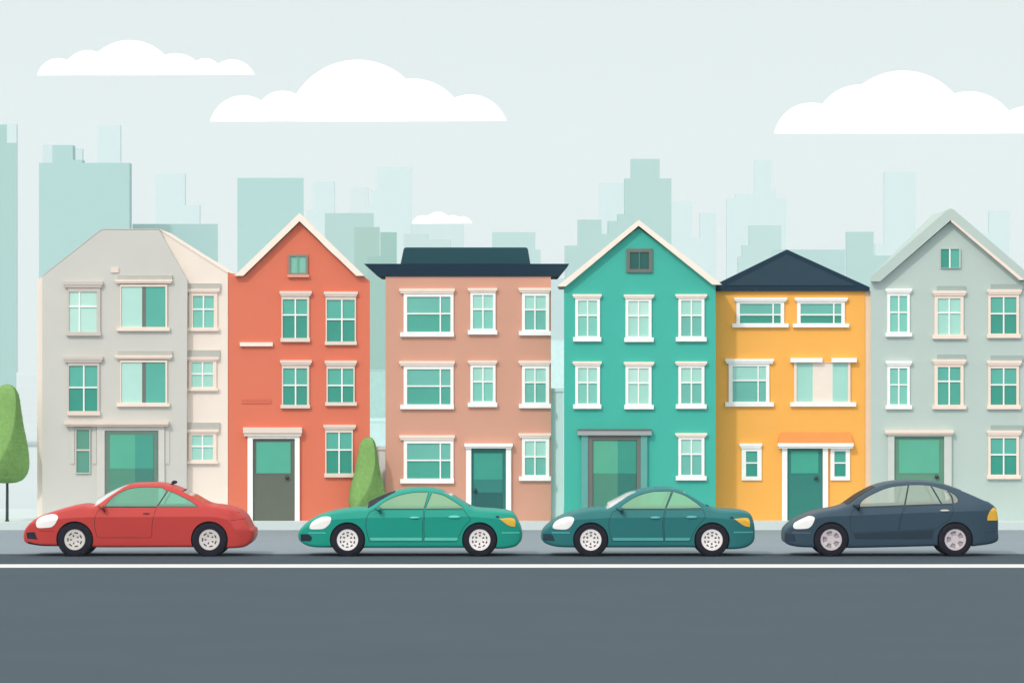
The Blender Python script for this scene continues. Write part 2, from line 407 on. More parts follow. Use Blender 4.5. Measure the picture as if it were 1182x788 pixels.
bm = NB(); bp(bm, 912, 413, 949, 418, D, 0.13); bp(bm, 959.5, 413, 988.5, 418, D, 0.13); obj('lintel', bm, WHITE, w5)
window(h5, D, (861, 520.5, 874, 549.5), (856, 517, 879, 554), [], [534], WHITE, G_TEL2, G_DEEP, hood=(853.5, 511.5, 879.5, 517))
window(h5, D, (963, 520.5, 976, 549.5), (958.5, 517, 981, 554), [], [534], WHITE, G_TEL2, G_DEEP)
f5 = door_frame(h5, D, [(902.5, 517, 908.5, BASE5), (949.5, 517, 955.5, BASE5)], (897.5, 511, 984.5, 517), WHITE, out=0.09, lout=0.2)
bm = NB()                                        # sloping little awning over the door
fz, tz = PZ(511, D), PZ(498.5, D)
q = [(PX(897.5, D), D - 0.2, fz), (PX(984.5, D), D - 0.2, fz), (PX(981, D), D - 0.03, tz), (PX(901, D), D - 0.03, tz)]
a = [bm.verts.new(p) for p in q]; b = [bm.verts.new((p[0], D, p[2])) for p in q]
bm.faces.new(a); bm.faces.new(b[::-1])
for i in range(4): bm.faces.new((a[i], b[i], b[(i + 1) % 4], a[(i + 1) % 4]))
obj('awning', bm, paint('burnt_orange_awning', (242, 153, 78), k=1.2), h5)
door(h5, D, (908.5, 517, 949.5, BASE5), paint('sea_green_door', (45, 126, 118)), (913, 520.5, 944.5, 546), pane('pane_door_sea', (72, 170, 150)), (942, 551.5))

# --- house 6: sage grey gabled house at the right edge
D = DA
W6 = stucco('sage_stucco', (188, 205, 201))
h6 = house('town_house', 1004, 1190, D, 'sage grey gabled house at the end of the row with a green half glazed door')
wall(h6, [(1005, 322), (1016, 325), (1097, 256), (1178, 325), (1189, 322), (1189, BASE), (1005, BASE)], D, W6, taper=0.2)
bm = NB()
prism(bm, [(1003.5, 322), (1004.5, 319.5), (1093, 242.2), (1096.5, 241), (1100, 242.2), (1190, 319.5), (1190, 322), (1178, 324), (1097, 254), (1015, 325), (1004.5, 325)], D, D - 0.2, D + DEPTH + 0.1, taper=0.2)
rf = obj('roof', bm, W6, h6)
bm = NB(); prism(bm, [(1097, 253.6), (1181, 323), (1176, 323.4), (1097, 256.2)], D, D - 0.21, D - 0.02); obj('rake_trim', bm, CREAM, rf)
window(h6, D, (1086, 287.5, 1106.8, 309), (1085.5, 287, 1108.8, 309.5), [1096.2], [], W6, splits=[(1086, 1096, G_DEEP), (1096, 1106.8, G_TEAL)], mm=WHITE)
for y in (338, 421.5):
    window(h6, D, (1027.3, y + 3.5, 1047, y + 45), (1024, y, 1050, y + 46), [1037.3], [y + 22.5], WHITE, G_MID, G_MID, hood=(1022, y - 5, 1052.5, y), sill=(1022, y + 46, 1052.5, y + 50.5))
for y, u, l_, ex in ((341, G_MINT, G_MINT, 0), (420, G_TEAL, G_TEL2, 2)):
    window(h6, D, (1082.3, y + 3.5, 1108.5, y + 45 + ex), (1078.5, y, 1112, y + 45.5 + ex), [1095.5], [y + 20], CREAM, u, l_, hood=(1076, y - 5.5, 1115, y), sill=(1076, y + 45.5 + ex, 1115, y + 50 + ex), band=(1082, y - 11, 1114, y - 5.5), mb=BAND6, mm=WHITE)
for y in (339.5, 421.5, 502):
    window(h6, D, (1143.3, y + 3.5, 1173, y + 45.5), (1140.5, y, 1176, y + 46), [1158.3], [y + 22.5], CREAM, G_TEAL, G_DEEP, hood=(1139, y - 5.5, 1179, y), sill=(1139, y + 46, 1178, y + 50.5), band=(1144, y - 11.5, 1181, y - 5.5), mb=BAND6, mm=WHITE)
door_frame(h6, D, [(1024.5, 501.5, 1032, BASE), (1089.5, 501.5, 1098, BASE), (1032, 501.5, 1089.5, 503.5)], (1021, 496, 1100, 501.5), paint('pale_sage_trim', (205, 212, 208)), CREAM)
door(h6, D, (1032, 503.5, 1089.5, BASE), paint('sage_green_door', (98, 146, 126)), (1037.5, 507.5, 1084, 546), pane('pane_door_jade', (96, 182, 156)), (1081, 550))

# --- pale garden walls seen through the gaps between the houses
def garden_wall(x0, x1, top, D, rgb, label):
    bm = NB(); bx(bm, PX(x0, D), PX(x1, D), D, D + 0.2, 0.17, PZ(top, D))
    bx(bm, PX(x0, D) - 0.015, PX(x1, D) + 0.015, D - 0.03, D + 0.23, PZ(top, D), PZ(top, D) + 0.08)
    obj('garden_wall', bm, stucco('garden_wall_%d' % x0, rgb), loc=(PX((x0 + x1) / 2, D), D, 0), label=label, cat='wall', group='garden walls behind the houses')
garden_wall(428, 444.9, 519, 100.15, (236, 248, 250), 'low pale wall in the gap between the red and pink houses')
garden_wall(636.2, 650.4, 452, 100.0, (228, 250, 252), 'tall pale blue wall in the gap between the pink and green houses')

# ------------------------------------------------------------------ trees
def tree(name, prof, ridge, base_px, D, trunk_px, label, seed):
    """prof: (row, left, right) down the crown; ridge: (row, column) of an edge shaped so the right flank falls into shade"""
    rnd = random.Random(seed)
    r_ = empty(name, (PX(base_px, D), D, 0.18), label=label, cat='tree', group='trees by the kerb')
    bm = NB(); SEG = 36
    fine = []
    for (a, b) in zip(prof, prof[1:]):
        for k in range(5): fine.append(tuple(a[i] + (b[i] - a[i]) * k / 5 for i in range(3)))
    fine.append(prof[-1])
    for it in range(4):
        fine = [fine[0]] + [tuple((fine[i - 1][j] + 2 * fine[i][j] + fine[i + 1][j]) / 4 for j in range(3)) for i in range(1, len(fine) - 1)] + [fine[-1]]
    def rx(y):  # ridge added to the crown so that its right flank turns darker
        if y <= ridge[0][0]: return ridge[0][1]
        for a, b in zip(ridge, ridge[1:]):
            if y <= b[0]: return a[1] + (b[1] - a[1]) * (y - a[0]) / (b[0] - a[0])
        return ridge[-1][1]
    def sect(y, xl, xr):
        """closed section: left flank, ridge, right flank, round back"""
        L, Rr, c = PX(xl, D), PX(xr, D), PX(min(max(rx(y), xl + 0.12 * (xr - xl)), xr - 0.07 * (xr - xl)), D)
        r = (Rr - L) / 2; dep = r * 0.85; o = []
        n1 = SEG // 4
        for k in range(n1): u = k / n1; o.append((L + (c - L) * (1 - math.cos(u * math.pi / 2)) ** 0.9, D - dep * math.sin(u * math.pi / 2) ** 1.0))
        for k in range(n1): v = k / n1; o.append((c + (Rr - c) * v, D - dep * (1 - v ** 1.35)))
        m_ = (L + Rr) / 2
        for k in range(SEG - 2 * n1): t = math.pi * k / (SEG - 2 * n1); o.append((m_ + r * math.cos(t), D + r * 0.9 * math.sin(t)))
        return [Vector((x, y_, PZ(y, D))) for x, y_ in o]
    secs = [sect(*f) for f in fine]
    rings = [[bm.verts.new(p) for p in q] for q in secs]
    for a, b in zip(rings, rings[1:]):
        for k in range(SEG): bm.faces.new((a[k], a[(k + 1) % SEG], b[(k + 1) % SEG], b[k])).smooth = True
    bm.faces.new(rings[0]); bm.faces.new(rings[-1][::-1])
    bmesh.ops.recalc_face_normals(bm, faces=bm.faces)
    hull = [f for f in bm.faces]
    ar = [f.calc_area() for f in hull]
    for f in rnd.choices(hull, ar, k=5200):      # thin layer of clipped leaves lying on the hull
        vs_ = [v.co for v in f.verts]; a, b = rnd.random(), rnd.random()
        p = (vs_[0] * (1 - a) + vs_[1] * a) * (1 - b) + (vs_[3] * (1 - a) + vs_[2] * a) * b if len(vs_) == 4 else f.calc_center_median()
        nrm = (f.normal + Vector((rnd.gauss(0, .1), rnd.gauss(0, .1), rnd.gauss(0, .1)))).normalized()
        p = p + nrm * rnd.uniform(0.001, 0.006)
        u = nrm.orthogonal().normalized(); w = nrm.cross(u); a_ = rnd.uniform(0, 6.28)
        u, w = u * math.cos(a_) + w * math.sin(a_), w * math.cos(a_) - u * math.sin(a_)
        L = rnd.uniform(0.014, 0.026)
        bm.faces.new([bm.verts.new(p + q) for q in (u * L, w * L * 0.6, -u * L, -w * L * 0.6)])
    obj('crown', bm, LEAF, r_, recalc=False, sharp=24)
    bm = NB()
    zb, ztop = 0.18, PZ(prof[len(prof) * 2 // 3][0], D)
    x = PX(trunk_px, D)
    tube(bm, [(x, D, zb), (x, D, zb + 0.05), (x + 0.004, D, (zb + ztop) / 2), (x, D, ztop)], [0.05, 0.036, 0.032, 0.024])
    obj('trunk', bm, BARK, r_)
LEAF = mat('clipped_leaves', (138, 184, 108), k=1.22, rough=0.75, spec=0.15, var=0.08, scale=14)
BARK = mat('dark_bark', (52, 68, 68), k=0.9, rough=0.9, spec=0.1, var=0.2, scale=20, bump=0.3)
TD = 99.3
tree('clipped_tree', [(443.5, 6.5, 9.5), (444.5, 3, 13), (447, -1, 17), (452, -3.5, 20.5), (460, -6, 22.8), (470, -7.5, 24), (480, -9, 25.5), (490, -10.5, 27), (500, -12.5, 29), (510, -14.5, 31),
      (520, -16.5, 32.8), (530, -17.5, 33.8), (540, -17.3, 33.6), (547, -15, 31.5), (552, -11.5, 28), (555.5, -6.5, 23), (557.2, 1, 15)],
     [(447, 17.5), (460, 19.6), (475, 19.3), (490, 17.6), (505, 14.3), (518, 9.5), (530, 3), (540, -4), (550, -9)], 8, TD, 8.2, 'tall clipped green tree with a bare dark trunk beside the cream and grey house', 1)
tree('clipped_tree', [(504.5, 423, 427), (505.5, 420.5, 429.5), (508, 417.5, 431.5), (513, 415.5, 433.8), (522, 413.3, 435.3), (535, 411.3, 437.3), (550, 408, 440), (562, 404.3, 443),
      (572, 402.8, 445), (580, 402.8, 446), (587, 404.5, 445.5), (592, 408, 443), (595, 413, 438), (597, 420, 431)],
     [(508, 430.5), (520, 433), (532, 433.2), (545, 431.3), (558, 427.5), (570, 422), (580, 415.5), (590, 411)], 425, TD, 426, 'shorter clipped green tree standing behind the front of the light teal car', 2)

# ------------------------------------------------------------------ cars
def dens(pts, step, closed):
    out = []
    n = len(pts)
    for i in range(n if closed else n - 1):
        a, b = Vector(pts[i]), Vector(pts[(i + 1) % n])
        k = max(1, math.ceil((b - a).length / step))
        for j in range(k): out.append(a + (b - a) * j / k)
    if not closed: out.append(Vector(pts[-1]))
    return out
def smooth(pts, closed=True, sub=6):
    """Catmull-Rom through the points; a point with a third element is a corner"""
    n = len(pts); P_ = [Vector(p[:2]) for p in pts]; C_ = [len(p) > 2 for p in pts]
    out = []
    for i in range(n if closed else n - 1):
        j = (i + 1) % n
        p1, p2 = P_[i], P_[j]
        p0 = p1 * 2 - p2 if (C_[i] or (not closed and i == 0)) else P_[i - 1]
        p3 = p2 * 2 - p1 if (C_[j] or (not closed and j == n - 1)) else P_[(j + 1) % n]
        if C_[i] and C_[j]:
            out.append(p1); continue
        t0 = 0; t1 = t0 + max(1e-4, (p1 - p0).length ** 0.5); t2 = t1 + max(1e-4, (p2 - p1).length ** 0.5); t3 = t2 + max(1e-4, (p3 - p2).length ** 0.5)
        for k in range(sub):
            t = t1 + (t2 - t1) * k / sub
            a1 = p0 * ((t1 - t) / (t1 - t0)) + p1 * ((t - t0) / (t1 - t0)); a2 = p1 * ((t2 - t) / (t2 - t1)) + p2 * ((t - t1) / (t2 - t1)); a3 = p2 * ((t3 - t) / (t3 - t2)) + p3 * ((t - t2) / (t3 - t2))
            b1 = a1 * ((t2 - t) / (t2 - t0)) + a2 * ((t - t0) / (t2 - t0)); b2 = a2 * ((t3 - t) / (t3 - t1)) + a3 * ((t - t1) / (t3 - t1))
            out.append(b1 * ((t2 - t) / (t2 - t1)) + b2 * ((t - t1) / (t2 - t1)))
    if not closed: out.append(P_[-1])
    return out
def inside(p, poly):
    x, y = p; c = False; n = len(poly); j = n - 1
    for i in range(n):
        xi, yi = poly[i]; xj, yj = poly[j]
        if (yi > y) != (yj > y) and x < (xj - xi) * (y - yi) / (yj - yi) + xi: c = not c
        j = i
    return c
def segdist(p, poly, closed=True):
    best = 1e9; n = len(poly)
    for i in range(n if closed else n - 1):
        ax, ay = poly[i]; bx_, by = poly[(i + 1) % n]
        dx, dy = bx_ - ax, by - ay; L = dx * dx + dy * dy
        t = 0 if L < 1e-12 else max(0, min(1, ((p[0] - ax) * dx + (p[1] - ay) * dy) / L))
        d = (p[0] - ax - t * dx) ** 2 + (p[1] - ay - t * dy) ** 2
        if d < best: best = d
    return math.sqrt(best)
def area(poly): return 0.5 * sum(poly[i][0] * poly[(i + 1) % len(poly)][1] - poly[(i + 1) % len(poly)][0] * poly[i][1] for i in range(len(poly)))
def normals(poly):
    s = 1 if area(poly) > 0 else -1; n = len(poly); out = []
    for i in range(n):
        d = (Vector(poly[(i + 1) % n]) - Vector(poly[i - 1])).normalized()
        out.append(Vector((d.y, -d.x)) * s)       # outward
    return out
def grow(poly, d): return [Vector(p) + n * d for p, n in zip(poly, normals(poly))]
YC = 85.0                                         # near flank of the parked cars
SC = YC / F
def C2(px, py): return ((px - CX) * SC, H + (YH - py) * SC)
TYRE = mat('tyre_rubber', (29, 29, 40), k=0.85, rough=0.85, spec=0.15, var=0.06, scale=8)
SEAM = mat('dark_seam', (34, 44, 52), k=0.8, rough=0.6, spec=0.2)
UNDER = mat('underbody', (30, 34, 40), k=0.8, rough=0.9, spec=0.05)
LAMP = mat('headlight_lens', (255, 255, 255), k=0.95, rough=0.25, spec=0.5, var=0.01, cap=0.98)
AMBER = mat('amber_lens', (252, 190, 66), k=1.0, rough=0.25, spec=0.5, var=0.02)
RIMW = mat('white_alloy', (240, 236, 238), k=1.05, rough=0.4, spec=0.4, var=0.02)
RIMG = mat('grey_alloy', (213, 208, 207), k=1.05, rough=0.4, spec=0.4, var=0.02)
RIMS = mat('silver_alloy', (198, 190, 197), k=1.0, rough=0.35, spec=0.5, var=0.03)
RIMB = mat('silver_alloy_back', (164, 156, 164), k=0.95, rough=0.45, spec=0.4, var=0.03)
RIMD = mat('dark_wheel_well', (58, 58, 64), k=0.9, rough=0.8, spec=0.1)
GRILLE = mat('dark_grille', (34, 40, 54), k=0.9, rough=0.6, spec=0.2)

def lathe_y(bm, cx, cz, prof, seg=40, mi=0, smooth_=True):
    rings = [[bm.verts.new((cx + r * math.cos(2 * math.pi * k / seg), y, cz + r * math.sin(2 * math.pi * k / seg))) for k in range(seg)] for r, y in prof]
    for a, b in zip(rings, rings[1:]):
        for k in range(seg):
            f = bm.faces.new((a[k], a[(k + 1) % seg], b[(k + 1) % seg], b[k])); f.material_index = mi; f.smooth = smooth_
def wheel(car, cx, cz, ys, side, Rt, Rr, style):
    """ys = y of the outer face; side = -1 near, +1 far"""
    s = -side
    bm = NB()
    e = 0.02
    prof = [(Rr, ys + s * 0.03), (Rr + 0.006, ys + s * 0.004), (Rr + 0.05, ys), (Rt - 0.03, ys + s * 0.006), (Rt - 0.008, ys + s * 0.02), (Rt, ys + s * 0.05), (Rt, ys + s * 0.17),
            (Rt - 0.03, ys + s * 0.2), (Rr, ys + s * 0.2)]
    lathe_y(bm, cx, cz, prof)
    w = empty('wheel', (0, 0, 0)); w.parent = car
    w.location = Vector((cx, ys + s * 0.1, cz)) - root_loc(car)
    bmt = bm
    obj('tyre', bmt, TYRE, w, sharp=40)
    # rim: a dished face with cut-outs over a darker drum
    bm = NB(); face_y = ys + s * 0.018
    holes = []
    def slot(r0, r1, a0, a1, n=5):
        return [(cx + r1 * math.cos(a0 + (a1 - a0) * k / n), cz + r1 * math.sin(a0 + (a1 - a0) * k / n)) for k in range(n + 1)] + \
               [(cx + r0 * math.cos(a1 - (a1 - a0) * k / n), cz + r0 * math.sin(a1 - (a1 - a0) * k / n)) for k in range(n + 1)]
    if style == 'slots':
        for k in range(7): a = k * 2 * math.pi / 7 + 0.2; holes.append(slot(Rr * .60, Rr * .72, a, a + 0.52))
        for k in range(5): a = k * 2 * math.pi / 5 + 0.5; holes.append(slot(Rr * .26, Rr * .46, a, a + 0.34))
    elif style == 'fine':
        for k in range(10): a = k * 2 * math.pi / 10 + 0.1; holes.append(slot(Rr * .62, Rr * .74, a, a + 0.36))
        for k in range(6): a = k * 2 * math.pi / 6 + 0.3; holes.append(slot(Rr * .28, Rr * .48, a, a + 0.36))
    else:
        for k in range(5): a = k * 2 * math.pi / 5 + 0.25; holes.append(slot(Rr * .40, Rr * .80, a, a + 0.72, 8))
    co = [Vector((cx + Rr * math.cos(2 * math.pi * k / 40), cz + Rr * math.sin(2 * math.pi * k / 40))) for k in range(40)]
    pts = list(co); ed = [(i, (i + 1) % 40) for i in range(40)]
    for hl in holes:
        o = len(pts); pts += [Vector(p) for p in hl]; ed += [(o + i, o + (i + 1) % len(hl)) for i in range(len(hl))]
    vs, _, fs, *_r = delaunay_2d_cdt(pts, ed, [], 0, 1e-6)
    def dish(p):
        r = math.hypot(p[0] - cx, p[1] - cz) / Rr
        return face_y + s * (0.0 if r > 0.86 else 0.022 * (1 - max(0, r - 0.25) / 0.61) * (1 if r > 0.25 else 0.5))
    bv = [bm.verts.new((p[0], dish(p), p[1])) for p in vs]
    for f in fs:
        c = (sum(vs[i][0] for i in f) / 3, sum(vs[i][1] for i in f) / 3)
        if any(inside(c, hl) for hl in holes): continue
        bm.faces.new([bv[i] for i in f])
    lathe_y(bm, cx, cz, [(Rr, face_y), (Rr, face_y + s * 0.08)])
    mr = {'slots': RIMG, 'fine': RIMW, 'swirl': RIMS}[style]
    o = obj('rim', bm, mr, w)
    bm = NB(); lathe_y(bm, cx, cz, [(Rr * 0.98, ys + s * 0.055), (0.001, ys + s * 0.052)], smooth_=False)
    obj('wheel_hub', bm, RIMB if style == 'swirl' else RIMD, w)
    return w

def car(spec):
    out = dens(smooth([(*C2(p[0], p[1]), *p[2:]) for p in spec['outline']]), 0.045, True)
    xs = [p[0] for p in out]; x0, x1 = min(xs), max(xs)
    for p in out:                                 # the rounded ends lie deeper than the flank
        e = max(0, 1 - (p.x - x0) / 0.6, 1 - (x1 - p.x) / 0.6)
        inner = (p.x < (x0 + x1) / 2) == (x0 + x1 > 0)
        p.x *= 1 + (0.010 if inner else 0.0045) * e
    xs = [p[0] for p in out]; x0, x1 = min(xs), max(xs)
    zbelt = C2(0, spec['belt'])[1]
    crease = [C2(*p) for p in spec['crease']]
    W = 0.86
    YM = YC + W                                   # the car's centre plane
    root = empty(spec['name'], ((x0 + x1) / 2, YM, 0.0), label=spec['label'], cat='car', group='cars parked along the kerb')
    def zc(x):
        if x <= crease[0][0]: return crease[0][1]
        for a, b in zip(crease, crease[1:]):
            if x <= b[0]: return a[1] + (b[1] - a[1]) * (x - a[0]) / (b[0] - a[0])
        return crease[-1][1]
    def half(x, z):
        d = segdist((x, z), out); dz = z - zc(x)
        y = W
        y -= 0.165 * max(0, dz) if dz > 0 else 0.16 * (-dz)
        if z > zbelt: y -= 0.16 * (z - zbelt)
        u = x - x0; y -= 0.20 * max(0, 1 - u / 0.6) ** 2
        u = x1 - x; y -= 0.15 * max(0, 1 - u / 0.55) ** 2
        r = 0.055
        if d < r: y -= r * (1 - math.sqrt(max(0, 1 - (1 - d / r) ** 2)))
        return y
    wheels = [(C2(px, py), rt * SC, rr * SC) for px, py, rt, rr in spec['wheels']]
    arches = [([Vector((c[0] + (rt + 0.018) * math.cos(2 * math.pi * k / 56), c[1] + (rt + 0.018) * math.sin(2 * math.pi * k / 56))) for k in range(56)], c, rt + 0.018) for c, rt, rr in wheels]
    regs = []                                     # (kind, index, polygon), first match wins
    def poly(pts): return dens(smooth([(*C2(p[0], p[1]), *p[2:]) for p in pts]), 0.05, True)
    for i, w in enumerate(spec['windows']):
        q = poly(w); regs.append(('pane', i, q)); regs.append(('seal', 0, grow(q, 0.012)))
    for kind in ('headlight', 'tail_light', 'grille', 'trim', 'strip'):
        for i, w in enumerate(spec.get(kind, [])): regs.append((kind, i, poly(w)))
    for w, wd in spec.get('lines', []):
        q = dens(smooth([C2(*p) for p in w], False), 0.05, False)
        t_ = [(q[min(i + 1, len(q) - 1)] - q[max(i - 1, 0)]).normalized() for i in range(len(q))]
        hw = wd * SC / 2
        regs.append(('seal', 2, [p + Vector((-d.y, d.x)) * hw for p, d in zip(q, t_)] + [p - Vector((-d.y, d.x)) * hw for p, d in zip(q, t_)][::-1]))
    for i, w in enumerate(spec['doors']):
        q = poly(w); regs.append(('door', i, grow(q, -0.010))); regs.append(('seal', 1, q))
    pts = list(out); ed = [(i, (i + 1) % len(out)) for i in range(len(out))]
    def addc(q, closed=True):
        o = len(pts); n = len(q); pts.extend(Vector(p) for p in q)
        ed.extend((o + i, o + (i + 1) % n) for i in range(n if closed else n - 1))
    for a, _, _ in arches: addc(a)
    for _, _, q in regs: addc(q)
    addc(dens([p for p in crease], 0.06, False), False)
    nr = normals(out)
    for d in (0.008, 0.02, 0.038, 0.058):
        for p, n in zip(out, nr):
            q = Vector(p) - n * d
            if inside(q, out) and segdist(q, out) > d * 0.93: pts.append(q)
    gx = x0 + 0.05
    while gx < x1:
        gz = 0.1
        while gz < 1.6:
            q = Vector((gx + (0.02 if int(gz / 0.07) % 2 else 0), gz))
            if inside(q, out) and segdist(q, out) > 0.09: pts.append(q)
            gz += 0.07
        gx += 0.08
    vs, _, fs, *_r = delaunay_2d_cdt(pts, ed, [], 0, 1e-5)
    vs = [Vector(v) for v in vs]
    kept = []
    for f in fs:
        c = ((vs[f[0]][0] + vs[f[1]][0] + vs[f[2]][0]) / 3, (vs[f[0]][1] + vs[f[1]][1] + vs[f[2]][1]) / 3)
        if not inside(c, out): continue
        if any((c[0] - a[1][0]) ** 2 + (c[1] - a[1][1]) ** 2 < (a[2] * 0.999) ** 2 for a in arches): continue
        key = ('body', 0)
        for kind, i, q in regs:
            if inside(c, q): key = (kind, i); break
        kept.append((f, key))
    hy = {}
    for f, _ in kept:
        for i in f:
            if i not in hy: hy[i] = half(*vs[i])
    cnt = {}
    for f, _ in kept:
        for a, b in ((f[0], f[1]), (f[1], f[2]), (f[2], f[0])): cnt[(min(a, b), max(a, b))] = cnt.get((min(a, b), max(a, b)), 0) + 1
    rim_edges = [e for e, n in cnt.items() if n == 1]
    onout = {}
    def is_out(i):
        if i not in onout: onout[i] = segdist(vs[i], out) < 2e-3
        return onout[i]
    groups = {}
    for f, key in kept: groups.setdefault(key, []).append(f)
    paintm, m2 = spec['paint'], spec['glass']
    doors = {}
    # ---- flank pieces on both sides
    body = NB()
    cache = {}
    def bv(i, s):
        if (i, s) not in cache: cache[(i, s)] = body.verts.new((vs[i][0], YM + s * hy[i], vs[i][1]))
        return cache[(i, s)]
    for key, fl in groups.items():
        if key[0] in ('body', 'seal'):
            for s in (-1, 1):
                for f in fl:
                    q = [bv(i, s) for i in f]
                    fc = body.faces.new(q if s < 0 else q[::-1]); fc.material_index = 1 if key[0] == 'seal' else 0
    # ---- roof, bonnet, boot, floor: bridges across the car
    K = 8
    nrm_at = {}
    def onrm(i):
        if i not in nrm_at:
            j = min(range(len(out)), key=lambda k: (out[k][0] - vs[i][0]) ** 2 + (out[k][1] - vs[i][1]) ** 2)
            nrm_at[i] = nr[j]
        return nrm_at[i]
    ws = [[C2(*p) for p in spec['windscreen']], [C2(*p) for p in spec['rear_window']]] 
    def screen(i, j):
        mx, mz = (vs[i][0] + vs[j][0]) / 2, (vs[i][1] + vs[j][1]) / 2
        for k, (a, b) in enumerate(ws):
            if min(a[0], b[0]) < mx < max(a[0], b[0]) and mz > min(a[1], b[1]) - 0.03: return k
        return -1
    screens = [NB(), NB()]; colcache = {}
    def column(i, tgt):
        """vertices across the car at outline vertex i"""
        k = (i, tgt)
        if k in colcache: return colcache[k]
        n = onrm(i); res = []
        bulge = 0.018
        a, b = ws[0]; t = (vs[i][0] - a[0]) / (b[0] - a[0])
        if 0 < t < 1 and vs[i][1] > min(a[1], b[1]) - 0.03: bulge += spec['bulge'] * min(1, t / 0.10) * (1 - t) ** 0.9
        if tgt == 1: bulge = 0.0
        B_ = body if tgt < 0 else screens[tgt]
        for j in range(K + 1):
            t = j / K
            if tgt < 0 and j in (0, K): res.append(bv(i, -1 if j == 0 else 1)); continue
            o = bulge * (4 * t * (1 - t)) ** 0.6
            if n.y < -0.5: o = 0
            p = (vs[i][0] + n.x * o, YM + hy[i] * (2 * t - 1), vs[i][1] + n.y * o)
            res.append(B_.verts.new(p))
        colcache[k] = res
        return res
    for (i, j) in rim_edges:
        if is_out(i) and is_out(j):
            t = screen(i, j)
            B_ = body if t < 0 else screens[t]
            A, Bc = column(i, t), column(j, t)
            low = (vs[i][1] + vs[j][1]) / 2 < 0.32 and abs(onrm(i).y) > 0.6
            for k in range(K):
                fc = B_.faces.new((A[k], A[k + 1], Bc[k + 1], Bc[k])); fc.smooth = True
                if t < 0: fc.material_index = 2 if low else 0
        else:
            for a, c, r in arches:
                if abs(math.hypot(vs[i][0] - c[0], vs[i][1] - c[1]) - r) < 3e-3 and abs(math.hypot(vs[j][0] - c[0], vs[j][1] - c[1]) - r) < 3e-3:
                    for s in (-1, 1):
                        a1, b1 = bv(i, s), bv(j, s)
                        a2 = body.verts.new((a1.co.x, YM + s * 0.5, a1.co.z)); b2 = body.verts.new((b1.co.x, YM + s * 0.5, b1.co.z))
                        body.faces.new((a1, b1, b2, a2)).material_index = 2
                    break
    # inner partitions behind the wheels so that one cannot look through the arches
    for a, c, r in arches:
        for s in (-1, 1):
            q = [body.verts.new((p[0], YM + s * 0.5, p[1])) for p in a]
            body.faces.new(q).material_index = 2
    for f in body.faces: f.smooth = True
    obj('body', body, [paintm, SEAM, UNDER], root, sharp=17)
    for k, nm in ((0, 'windscreen'), (1, 'rear_window')):
        if len(screens[k].faces): obj(nm, screens[k], spec['screen'] if k == 0 else spec.get('screen2', spec['screen']), root, smooth=True)
    def piece(name, fl, s, m, parent, push=0.0, sh=17, **k):
        bm = NB(); c = {}
        for f in fl:
            q = []
            for i in f:
                if i not in c: c[i] = bm.verts.new((vs[i][0], YM + s * (hy[i] + push), vs[i][1]))
                q.append(c[i])
            bm.faces.new(q if s < 0 else q[::-1]).smooth = True
        return obj(name, bm, m, parent, recalc=False, sharp=sh, **k)
    for s in (-1, 1):
        for key, fl in groups.items():
            kind, i = key
            if kind == 'pane': piece('side_window', fl, s, m2, root)
            elif kind == 'headlight': piece('headlight', fl, s, LAMP, root, 0.006)
            elif kind == 'tail_light': piece('tail_light', fl, s, AMBER, root, 0.006)
            elif kind == 'grille': piece('air_intake', fl, s, GRILLE if 'grillem' not in spec else spec['grillem'], root, 0.003)
            elif kind == 'trim': piece('side_trim', fl, s, spec['trimm'], root, 0.008)
            elif kind == 'strip': piece('bumper_strip', fl, s, spec['stripm'], root, 0.008)
            elif kind == 'door': doors[(i, s)] = piece('door', fl, s, paintm, root)
        for (px, py, wd, ht, di) in spec['handles']:
            hx, hz = C2(px, py); y = half(hx, hz)
            bm = NB(); 
            w2, h2_ = wd * SC / 2, ht * SC / 2
            yo = YM + s * (y + 0.022); yi = YM + s * (y - 0.01)
            ball(bm, (hx, (yo + yi) / 2, hz), (w2, abs(yo - yi) / 2 + 0.006, h2_), seg=16)
            obj('door_handle', bm, spec['handlem'], doors.get((di, s), root))
        if spec.get('mirror'):
            px, py = spec['mirror']; mx, mz = C2(px, py); y = half(mx, mz)
            bm = NB()
            ball(bm, (mx + 0.03, YM + s * (y + 0.10), mz + 0.015), (0.05, 0.085, 0.05), seg=14)
            tube(bm, [(mx - 0.05, YM + s * (y - 0.02), mz + 0.03), (mx + 0.01, YM + s * (y + 0.05), mz + 0.015)], [0.025, 0.022])
            tube(bm, [(mx + 0.03, YM + s * (y + 0.06), mz), (mx + 0.065, YM + s * (y + 0.012), mz - 0.075)], [0.022, 0.012])
            obj('door_mirror', bm, spec['mirrorm'], root)
        for (c, rt, rr) in wheels:
            wheel(root, c[0], c[1], YM + s * (W - 0.035), s, rt, rr, spec['rims'])
    if spec.get('antenna'):
        (ax, az), (bx_, bz) = [C2(*p) for p in spec['antenna']]
        bm = NB(); tube(bm, [(ax, YM, az - 0.03), ((ax * 2 + bx_) / 3, YM, (az * 2 + bz) / 3 + 0.01), (bx_, YM, bz)], [0.03, 0.028, 0.03])
        ball(bm, (bx_, YM, bz), (0.06, 0.035, 0.035)); obj('antenna', bm, GRILLE, root)
    return root

def carpaint(name, rgb, k=0.96): return mat(name, rgb, k=k, rough=0.45, spec=0.25, var=0.015, scale=2, coat=0.06)
def Z(ox, oy, sc):
    return lambda *p: [(ox + q[0] / sc, oy + q[1] / sc, *q[2:]) for q in p]
